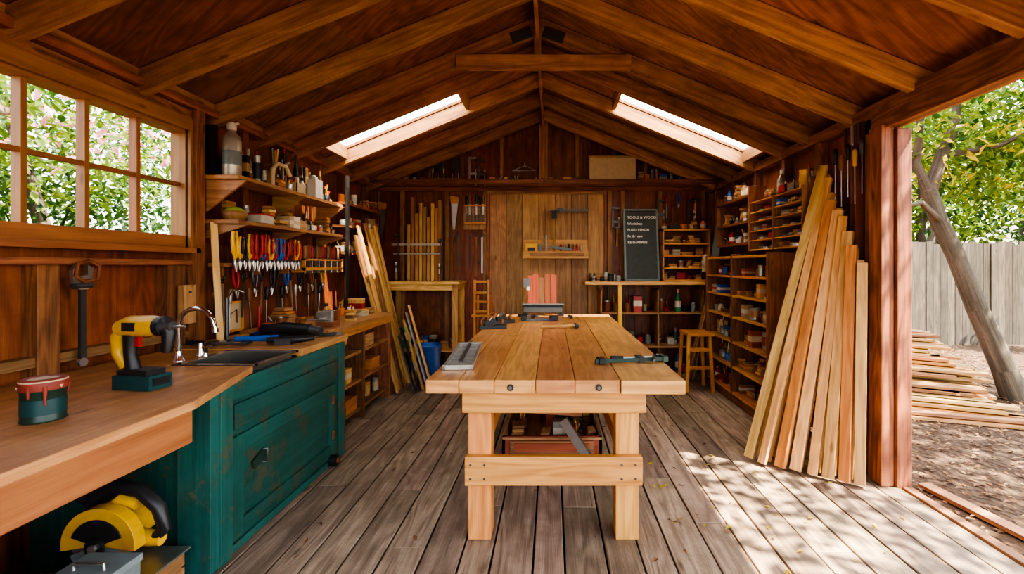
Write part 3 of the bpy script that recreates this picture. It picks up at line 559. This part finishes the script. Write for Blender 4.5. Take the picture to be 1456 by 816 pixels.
# ------------------------------------------------------------ back left bench
b=B('pine'); b.bx(-2.16,-1.18,5.78,6.33,1.165,1.20); b.bx(-2.13,-1.2,5.80,5.83,1.09,1.165)
for x in (-2.14,-1.27): b.bx(x,x+.07,5.80,5.86,0,1.165,'pine'); b.bx(x,x+.07,6.25,6.31,0,1.165)
b.bx(-1.24,-1.21,5.86,6.25,1.09,1.165); b.bx(-1.24,-1.21,5.86,6.25,.25,.32); b.bx(-2.1,-1.25,5.82,6.3,.3,.32); b.done('plywood_side_table',.003)
b=B(); clutter(b,'x',-2.05,-1.3,5.88,6.2,.32,.4,51,['red','yellow','blue','brownwood','black','green'],1); b.done('storage_bins')
b=B('blue'); b.at(-1.5,5.55,0); b.lathe((0,0,0),[(.115,0),(.13,.02),(.15,.42),(.16,.43),(.16,.45),(.14,.45),(.12,.05)],'blue',20); b.done('blue_bucket')
b=B('limegreen'); b.at(-1.70,5.70,0); b.lathe((0,0,0),[(.05,0),(.055,.3),(.03,.36),(.03,.4)],'yellow',14); b.lathe((0,0,.1),[(.056,0),(.056,.12)],'white',14); b.done('chemical_bottle')
b=B('pine'); Q=random.Random(8)
for i in range(9): b.bx(-1.94+i*.052,-1.90+i*.052,6.1+Q.uniform(0,.08),6.2+Q.uniform(0,.08),1.202,1.9+Q.uniform(.0,.42),Q.choice(['pine','brownwood','fir','pine','doorwood']))
b.done('lumber_offcuts',.002)
b=B()
for x,L in((-2.02,.62),(-1.46,.55)): b.at(x,6.0,1.205,rz=-90); clamp(b,L,'darksteel','brownwood')
b.at(-2.08,6.02,1.68,ry=90); b.box((0,0,.3),(.03,.02,.66),'steel'); b.at(-2.08,6.02,1.56,ry=90); b.box((0,0,.3),(.02,.02,.62),'steel'); b.at(); b.done('sash_clamps')
b=B('doorwood'); b.bx(-1.22,-.91,YB-.09,YB-.07,1.9,2.36,'doorwood'); b.bx(-1.2,-.91,YB-.13,YB-.09,2.22,2.24,'fir'); b.bx(-1.2,-.91,YB-.13,YB-.09,1.98,2.0,'fir')
for i in range(6):
    b.at(-1.18+i*.047,YB-.12,2.25 if i%2 else 2.24,sc=1.2); (chisel if i%2 else screwdriver)(b,['black','brownwood','red','black'][i%4])
b.at()
for i in range(5): b.at(-1.17+i*.055,YB-.11,2.02); b.box((0,0,.03),(.02,.01,.14),'darksteel')
b.at(); b.done('tool_board')
b=B()
for i,(x,l) in enumerate(((-1.38,.5),(-1.3,.4),(-1.16,.45),(-1.05,.55),(-.97,.5))): b.at(x,YB-.06,1.8-l); b.box((0,0,l/2),(.02,.01,l),['rust','darksteel','darksteel','brownwood','steel'][i]); b.tube([(0,0,l),(.03,0,l+.03),(0,0,l+.06),(-.03,0,l+.03),(0,0,l)],.007,'darksteel',6)
for (x,z) in ((-1.40,2.28),(-2.40,2.2)):
    b.T=Matrix(((0,1,0,x),(0,0,-1,YB-.055),(-1,0,0,z),(0,0,0,1)))@Matrix.Scale(.75,4); handsaw(b)
b.at(); b.done('hanging_saws_and_files')
b=B()
for i,(x,z,k) in enumerate(((.84,2.2,'c'),(.90,1.95,'h'),(1.46,2.3,'c'),(1.58,2.36,'s'),(1.66,2.3,'s'),(1.75,2.36,'p'),(1.88,2.3,'c'),(1.98,2.34,'h'))):
    b.at(x,YB-.08,z-.28 if k in 'ch' else z-.1)
    if k=='c': clamp(b,.3,'darksteel','brownwood')
    elif k=='h': hammer(b,'pine',.26)
    elif k=='s': screwdriver(b,'red',.2)
    else: pliers(b,'blue')
b.at(); b.done('wall_hung_hand_tools')
b=B('fir'); y=YB-.1; b.bx(-.40,.49,y-.12,y,1.50,1.52,'redboard'); b.bx(-.40,.49,y-.13,y-.115,1.5,1.60,'fir'); b.bx(-.40,.49,y-.01,y,1.5,1.76,'fir'); b.bx(-.3,.43,y-.135,y-.13,1.53,1.58,'brownwood')
b.at(.0,y-.06,1.52)
b.box((-.28,0,.1),(.16,.05,.16),'yellow'); b.box((-.28,-.027,.1),(.10,.006,.06),'black'); b.box((-.16,0,.08),(.04,.04,.2),'darksteel'); b.cyl((-.08,0,.0),(-.08,0,.3),.012,m='steel'); b.box((.12,-.03,.12),(.30,.02,.035),'darksteel',(0,8,0)); b.box((.3,0,.06),(.12,.05,.10),'red')
for i in range(6): b.at(.12+i*.055,y-.05,1.60); screwdriver(b,['red','tin','black','brownwood'][i%4],.06)
b.at(.03,y-.05,1.60,rz=0); hammer(b,'pine',.55); b.box((0,0,.5),(.07,.05,.10),'black'); b.at(.06,y-.04,2.16,ry=90); b.box((0,0,.22),(.03,.015,.44),'darksteel'); b.box((-.0,0,.05),(.06,.03,.08),'darksteel'); b.at(-.10,y-.03,1.78); b.box((0,0,.2),(.035,.02,.36),'brownwood'); b.at(); b.done('hammer_rack')
b=B('fir')
for x in(-1.0,-.82): b.bx(x-.015,x+.015,5.9,5.93,.0,1.22); b.bx(x-.015,x+.015,6.15,6.18,0,1.0)
for z in (.8,.92,1.04,1.18): b.bx(-1.0,-.82,5.9,5.925,z,z+.03)
b.bx(-1.04,-.78,5.88,6.2,.74,.77); b.bx(-1,-.82,5.905,5.925,.3,.33); b.done('wooden_chair',.003)
b=B('rafterwood'); b.bx(-2.45,2.2,6.08,YB-.05,2.505,2.54); b.bx(-2.45,2.2,6.06,6.08,2.49,2.55,'redwood'); b.done('gable_shelf',.003)
b=B()
for i,x in enumerate((-1.62,-1.54,-1.47,-1.35,-1.27)): b.at(x,6.2,2.655); screwdriver(b,['tin','black','steel','black','darksteel'][i],.08); b.box((0,0,.12),(.03,.03,.12),'darksteel')
b.at(); b.box((-1.45,6.2,2.566),(.42,.1,.03),'brownwood'); b.at(-1.0,6.2,2.552); clamp(b,.3,'darksteel','brownwood'); b.at(-1.12,6.2,2.552); clamp(b,.33,'tin','brownwood'); b.at(); b.done('gable_tool_rack')
b=B('cardboard'); b.bx(.5,1.12,6.1,6.32,2.542,2.86,'cream'); b.bx(.49,1.13,6.09,6.33,2.84,2.87,'cardboard'); b.done('storage_box',.004)
b=B(); clutter(b,'x',1.15,2.1,6.12,6.3,2.542,.28,61,['red','brownwood','pine','white','blue','cardboard','orange'],1); b.done('shelf_supplies')
b=B(); clutter(b,'x',-2.2,-1.7,6.12,6.3,2.542,.14,62,['brownwood','pine','cardboard','tin'],1); clutter(b,'x',-.85,.4,6.12,6.2,2.542,.07,63,['brownwood','pine','tin'],.7,['blocks','tray']); b.done('shelf_supplies')
b=B('steel'); b.tube([(-.55,6.34,2.72),(-.38,6.34,2.79),(-.21,6.34,2.72),(-.55,6.34,2.72)],.006,'steel',6,False); b.tube([(-.38,6.34,2.79),(-.38,6.34,2.84)],.005,'steel',6); b.done('wire_hanger')
# ------------------------------------------------------------ back right bench
b=B('pine'); b.bx(.42,2.08,5.78,6.29,1.16,1.20,'pine')
for x in (.62,2.0): b.bx(x,x+.07,6.2,6.28,0,1.16,'brownwood')
b.bx(.84,.89,5.80,5.85,0,1.16,'yellow'); b.bx(2.0,2.06,5.80,5.86,0,1.16,'brownwood')
for z in (.35,.78): b.bx(.62,2.0,5.84,6.29,z,z+.025,'brownwood')
b.bx(1.93,1.95,5.84,6.29,0,1.1,'brownwood'); b.bx(.62,.64,5.84,6.29,0,1.1,'brownwood'); b.bx(1.35,1.37,5.84,6.29,0,1.1,'brownwood'); b.done('corner_workbench',.003)
b=B()
for z,s in((.02,71),(.375,72),(.805,73)):
    for x0,x1 in ((.66,1.33),(1.39,1.92)): clutter(b,'x',x0,x1,5.86,6.2,z,.30,s+int(x0*9),['black','blue','green','greybox','white','brownwood','cream','red'],1)
b.done('storage_bins')
b=B(); clutter(b,'x',.5,.9,5.85,6.05,1.2,.14,81,['red','darksteel','black','rust','greybox'],1); clutter(b,'x',.5,.9,6.1,6.28,1.2,.2,82,['rust','black','red'],1); b.done('bench_supplies')
b=B('slate'); b.at(1.19,6.04,1.202,rx=-8); b.box((0,0,.48),(.42,.02,.92),'slate')
for s in(-1,1): b.box((s*.22,0,.48),(.025,.03,.96),'greybox')
b.box((0,0,.96),(.46,.03,.025),'greybox'); b.box((0,0,.0+.014),(.46,.03,.025),'greybox'); T=b.T.copy()
bb=b.done('chalkboard')
bpy.context.view_layer.update()
for i,t in enumerate(('TOOLS & WOOD','Workshop','BUILD BENCH','fix the saw','RE-SHARPEN')):
    cu=bpy.data.curves.new('chalk_line_%d'%(i+1),'FONT'); cu.body=t; cu.size=.046 if i else .05; cu.extrude=.0006; cu.offset=.0016
    o=bpy.data.objects.new('chalk_line_%d'%(i+1),cu); scene.collection.objects.link(o); cu.materials.append(M['chalk'])
    mw=T@Matrix.Translation((-.18,-.0125,.84-i*.085))@Matrix.Rotation(math.radians(90),4,'X'); o.parent=bb; o.matrix_parent_inverse=bb.matrix_world.inverted(); o.matrix_world=mw
b=B('brownwood')
for x in (1.44,2.04): b.bx(x,x+.02,5.95,6.3,1.202,1.88,'brownwood')
for z in (1.202,1.36,1.52,1.68,1.86): b.bx(1.44,2.06,5.95,6.3,z,z+.018,'fir')
b.done('shelf_cabinet')
b=B()
for i,z in enumerate((1.220,1.378,1.538,1.698)): clutter(b,'x',1.47,2.02,5.97,6.2,z,.13,90+i,['pine','brownwood','cream','red','fir','tin'],1,['box','blocks','blocks','can'])
clutter(b,'x',1.46,2.04,5.97,6.2,1.878,.22,99,['orange','yellow','black','brownwood','red'],1); b.done('shelf_supplies')
b=B('greybox'); b.beam((1.97,5.67,1.22),(2.10,5.67,2.0),.26,.012,'greybox',up=(1,0,0)); b.done('sheet_metal_panel')
b=B('cream'); b.at(1.96,5.84,1.46); b.ball((0,0,0),(.05,.03,.09),'cream')
for i in range(4): b.tube([(-.03+i*.02,0,-.05),(-.035+i*.023,0,-.14)],.012,'cream',8)
b.done('work_glove')
# ------------------------------------------------------------ right wall shelving
b=B('doorwood')
zs=(.10,.36,.62,.88,1.10,1.30,1.50)
for z in zs: b.bx(1.86,2.165,3.95,5.5,z-.022,z,'fir')
for y in (3.93,4.72,5.48): b.bx(1.85,2.165,y,y+.025,0,1.52,'redwood')
b.bx(1.85,1.87,3.93,5.5,.0,.08,'redwood'); b.done('storage_shelving',.003)
b=B()
for i,z in enumerate(zs[:-1]):
    hm=(zs[i+1]-z)*.85
    clutter(b,'y',3.98,4.70,1.87,2.12,z,hm,100+i,['fir','brownwood','cardboard','doorwood','tin','pine','redboard'],1,['box','blocks','blocks','tray','can']); clutter(b,'y',4.76,5.46,1.87,2.12,z,hm,120+i,['doorwood','brownwood','pine','tin','blue','red','cream'],1)
b.done('shelf_supplies')
b=B('fir')
zz=[1.56,1.65,1.74,1.83,1.92,2.02]
for z in zz: b.bx(1.95,2.165,3.56,4.5,z-.012,z,'fir')
for y in (3.54,4.02,4.5): b.bx(1.94,2.165,y,y+.02,1.545,2.03,'brownwood')
b.done('parts_organizer',.002)
b=B()
for i,z in enumerate(zz[:-1]):
    clutter(b,'y',3.58,4.01,1.96,2.12,z,.075,140+i,['tin','steel','blue','brownwood','cream','black'],1,['box','can','jar','blocks']); clutter(b,'y',4.05,4.49,1.96,2.12,z,.075,150+i,['tin','steel','red','brownwood','greybox','black'],1,['box','can','jar'])
b.done('small_parts')
b=B(); clutter(b,'y',3.6,4.4,1.98,2.12,2.03,.27,160,['tin','red','brownwood','black','white','yellow'],1); b.done('shelf_supplies')
b=B('redwood'); b.bx(1.98,2.165,4.6,5.5,1.84,1.865); b.bx(1.98,2.165,4.6,5.5,2.1,2.125); b.bx(1.98,2.165,4.6,5.5,1.62,1.645)
for yy in (4.6,5.48): b.bx(1.98,2.165,yy,yy+.02,1.62,2.2)
b.done('wall_shelf')
b=B()
for z,s in((1.645,170),(1.865,171),(2.125,172)): clutter(b,'y',4.64,5.46,2.0,2.14,z,.19,s,['tin','red','brownwood','black','white','blue','orange'],1)
b.done('shelf_supplies')
b=B()
for i in range(7): b.at(2.13,3.62+i*.04,1.42-.1*(i%2),rz=-90); [pliers,screwdriver][i%2](b,['red','black','brownwood','blue'][i%4])
b.at(); b.done('hanging_pliers')
b=B()
for i in range(5): b.at(2.13,3.14+i*.075,2.16-.06*(i%2),rz=-90,sc=1.2); screwdriver(b,['darksteel','yellow','black','brownwood','black'][i],.22)
for i in range(3): b.at(2.12,3.16+i*.07,2.32,rz=-90); b.box((0,0,0),(.02,.008,.14),['darksteel','tin','black'][i])
b.at(); b.done('hanging_screwdrivers')
b=B('fir'); b.bx(1.50,1.80,5.05,5.4,.62,.65)
for x in(1.52,1.75):
    for y in(5.08,5.35): b.beam((x,y,.62),(x+(.03 if x>1.6 else -.03),y+(.02 if y>5.2 else -.02),0),.035,.035)
b.bx(1.52,1.78,5.06,5.08,.25,.29); b.bx(1.52,1.78,5.06,5.08,.45,.49); b.done('wooden_stool',.003)
b=B('brownwood'); b.beam((1.62,5.55,.01),(1.95,5.6,1.14),.1,.02,'brownwood',up=(1,0,0)); b.beam((1.72,5.63,.01),(1.97,5.66,1.1),.1,.02,'doorwood',up=(1,0,0)); b.done('leaning_boards')
# leaning lumber
b=B('pine'); Q=random.Random(12)
data=[(1.42,3.30,2.07,3.48,2.16),(1.47,3.20,2.08,3.44,2.06),(1.52,3.25,2.07,3.40,1.94),(1.565,3.14,2.05,3.36,1.88),(1.62,3.20,2.09,3.34,1.82),(1.645,3.09,2.06,3.29,1.80),
(1.70,3.15,2.09,3.28,1.72),(1.725,3.03,2.06,3.235,1.75),(1.78,3.08,2.09,3.22,1.62),(1.80,2.98,2.06,3.18,1.64),(1.85,3.03,2.09,3.16,1.52),(1.875,2.93,2.04,3.11,1.54),(1.93,2.98,2.08,3.09,1.44),(1.945,2.89,2.05,3.02,1.42),(1.60,3.34,2.10,3.50,2.0),(1.70,3.30,2.10,3.48,1.8),(1.53,3.32,2.10,3.52,2.10)]
for i,d in enumerate(data):
    b.beam((d[0],d[1],.018),(d[2],d[3],d[4]),.060+Q.uniform(-.008,.018),.036,Q.choice(['pine','pine','pine','fir','pine']),up=(1,.55+Q.uniform(-.5,.9),0),r=.15+.85*Q.random())
b.done('leaning_lumber_stack',.003)
# ------------------------------------------------------------ outside
GZ=-.15
b=B('ground'); b.bx(-30,30,-12,40,GZ-.3,GZ); b.done('ground')
b=B('leafbrown')
b.leaves((4.9,4.6,GZ+.012),(2.5,3.9,.012),8000,.055,'leafbrown',seed=5,flat=True); b.leaves((4.9,4.6,GZ+.018),(2.5,3.9,.012),900,.055,'cardboard',seed=6,flat=True); b.done('fallen_leaves')
b=B('leafbrown'); b.leaves((1.3,2.6,.006),(.7,.9,.003),50,.04,'leafyellow',seed=7,flat=True); b.leaves((0,2.9,.006),(1.3,1.3,.003),60,.04,'leafbrown',seed=8,flat=True); b.done('dry_leaves')
b=B('greywood'); x=2.4
while x<16: b.bx(x,x+.135,9.0+R.uniform(-.01,.01),9.025,GZ,1.86+R.uniform(-.04,.03),'greywood'); x+=.142
b.bx(2.4,16,9.03,9.08,.2,.3); b.bx(2.4,16,9.03,9.08,1.4,1.5); b.done('wooden_fence')
b=B('pine'); Q=random.Random(22)
for k,(oy,nz) in enumerate(((-.35,2),(-.1,4),(.15,6),(.42,9),(.72,11),(1.05,13),(1.4,15),(1.8,17))):
    for lz in range(nz):
        cx=Q.uniform(-.25,.2)
        for j in range(2):
            yy=4.95+oy+j*.13; b.beam((2.75+k*.2+Q.uniform(-.1,.1),yy+.42,GZ+.02+lz*.042),(4.45+k*.09+cx+Q.uniform(-.1,.1),yy-.32+Q.uniform(-.06,.06),GZ+.02+lz*.042),.125,.030,Q.choice(['pine','pine','fir','doorwood','brownwood']),r=Q.random()*.8)
b.done('outdoor_lumber_pile',.002)
b=B('doorwood'); b.beam((2.60,3.2,GZ+.02),(2.70,2.5,GZ+.02),.09,.025); b.beam((2.36,3.3,GZ+.02),(2.42,1.6,GZ+.02),.08,.03,'deck'); b.done('ground_boards')
b=B('bark')
b.tube([(5.40,5.3,GZ-.05),(5.27,5.33,.2),(5.02,5.4,.9),(4.78,5.4,1.5),(4.58,5.42,1.95),(4.45,5.4,2.3)],[.14,.12,.105,.095,.09,.08],'bark',14)
b.tube([(4.45,5.4,2.25),(4.6,5.4,2.7),(4.85,5.5,3.1),(5.0,5.6,3.7)],[.08,.065,.055,.03],'bark',10)
b.tube([(4.48,5.4,2.2),(4.3,5.4,2.6),(4.35,5.4,3.1),(4.2,5.3,3.8)],[.065,.05,.04,.02],'bark',10)
b.tube([(4.62,5.4,1.9),(4.2,5.2,2.12),(3.85,5.0,2.05)],[.04,.03,.018],'bark',8); b.tube([(4.6,5.4,2.7),(5.2,5.3,2.8),(5.8,5.2,3.1)],[.04,.03,.02],'bark',8)
for i,(c,rd,n) in enumerate((((4.7,5.9,3.35),(1.6,1.3,.75),3200),((5.7,5.7,2.6),(.9,.9,.5),1300),((4.0,5.8,2.5),(.45,.6,.35),420),((3.9,6.1,2.0),(.5,.5,.3),320),((6.6,6.5,3.4),(2,1.5,1.3),2400))): b.leaves(c,rd,n,.12,'leaf',seed=30+i)
b.leaves((5.0,5.8,3.0),(1.8,1.2,.8),500,.12,'leafyellow',seed=37); b.done('dapple_canopy_tree')
b=B('bark'); b.tube([(6.4,.4,GZ),(6.2,.5,2),(5.6,.7,3.4),(5.0,.9,4.6)],[.2,.15,.12,.05],'bark',10); b.leaves((4.2,.9,4.7),(1.9,2.3,.7),2300,.17,'leaf',seed=44); b.leaves((7.2,3.4,5.2),(2.6,3.4,.8),5600,.22,'leaf',seed=45); b.done('dapple_canopy_tree')  # unseen tree, canopy added to dapple the sun and shade the yard
b=B('bark'); b.tube([(8.5,10.5,GZ),(8.6,10.5,2),(8.4,10.4,4.5)],[.25,.2,.1],'bark',10); b.tube([(13,12.5,GZ),(13,12.5,3)],[.25,.15],'bark',10)
for i,(c,rd,n) in enumerate((((8.5,11.2,3.7),(3.2,1.4,2.3),6000),((13,12.2,3.4),(3.8,1.6,2.8),4500),((4.5,12,3.4),(3,1.5,2.2),2200))): b.leaves(c,rd,n,.24,'leaf' if i!=1 else 'leafdark',seed=50+i)
b.done('dapple_canopy_tree')
b=B('bark'); b.leaves((9.4,8.0,1.6),(.8,.5,.6),1200,.12,'leafyellow',seed=71); b.tube([(9.4,8.0,GZ),(9.4,8.0,1.4)],.04,'bark'); b.done('yellow_shrub')
b=B('white'); b.bx(13,20,16,21,GZ,2.0,'cream'); b.prism([(12.5,2.0),(20.5,2.0),(16.2,3.0)],5.6,XZ(15.7),'white'); b.done('neighbor_house')
b=B('bark'); b.tube([(-4.4,2.0,GZ),(-4.3,2.2,1.0),(-4.5,2.1,1.8),(-4.2,2.3,2.6),(-4.5,2.5,3.4)],[.12,.10,.09,.07,.04],'bark',10); b.tube([(-4.4,2.1,1.8),(-4.6,3.0,2.3),(-4.4,3.8,2.7)],[.06,.04,.03],'bark',8); b.tube([(-5.0,4.6,GZ),(-4.9,4.5,1.4),(-5.1,4.3,2.8)],[.08,.07,.04],'bark',8)
for i,(c,rd,n,m) in enumerate((((-5.0,3.4,2.7),(1.0,2.8,.9),4200,'leaf'),((-5.4,4.2,1.4),(.8,3.4,1.1),4200,'leafdark'),((-6.3,6.0,2.6),(.5,4.5,1.6),7000,'leafdark'),((-4.6,2.4,2.9),(.8,1.3,.5),330,'blossom'),((-4.7,4.4,2.8),(.7,1.2,.5),260,'blossom'))): b.leaves(c,rd,n,.12,m,seed=80+i)
b.done('blossoming_tree')
b=B('leafdark')
for i in range(60):
    t=R.uniform(0,6.28); cx=-3.6; cy=R.choice([2.4,3.2,3.9,4.6]); l=R.uniform(.5,.9); b.tube([(cx,cy,.9),(cx+math.cos(t)*l*.25,cy+math.sin(t)*l*.25,.9+l*.7),(cx+math.cos(t)*l*.6,cy+math.sin(t)*l*.6,.9+l)],[.03,.022,.003],'leafdark',5)
for cy in (2.4,3.2,3.9,4.6): b.tube([(-3.6,cy,GZ),(-3.6,cy,.95)],.06,'bark',8)
b.done('yucca_plants')
b=B('greywood'); x=-2
while x<14: b.bx(-7.0,-6.98,x,x+.135,GZ,1.8,'greywood'); x+=.142
b.done('wooden_fence')
# ------------------------------------------------------------ light
w=bpy.data.worlds.new('World'); scene.world=w; w.use_nodes=True; nt=w.node_tree
bg=nt.nodes['Background']; sk=nt.nodes.new('ShaderNodeTexSky'); sk.sky_type='NISHITA'; sk.sun_disc=False; sk.sun_elevation=math.radians(55); sk.sun_rotation=math.radians(60); sk.air_density=1; sk.dust_density=3
mx=nt.nodes.new('ShaderNodeMix'); mx.data_type='RGBA'; mx.inputs[0].default_value=.75; nt.links.new(sk.outputs[0],mx.inputs[6]); mx.inputs[7].default_value=(1.0,.93,.81,1)
nt.links.new(mx.outputs[2],bg.inputs[0]); bg.inputs[1].default_value=2.9
s=bpy.data.lights.new('sun','SUN'); s.energy=32; s.angle=math.radians(.6); s.color=(1,.87,.66)
so=bpy.data.objects.new('sun',s); scene.collection.objects.link(so); so.rotation_euler=Vector((-.60,.30,-1)).to_track_quat('-Z','Y').to_euler(); so.location=(5,-3,9)
# camera
c=bpy.data.cameras.new('camera'); co=bpy.data.objects.new('camera',c); scene.collection.objects.link(co); scene.camera=co
c.sensor_width=36; c.lens=16.07; co.location=(0,0,1.4); co.rotation_euler=(math.radians(90),0,0); c.shift_x=-.0391; c.shift_y=-.0206; c.clip_start=.05
try:
    scene.view_settings.view_transform='AgX'; scene.view_settings.look='AgX - High Contrast'; scene.view_settings.exposure=.3
except Exception as e: print(e)
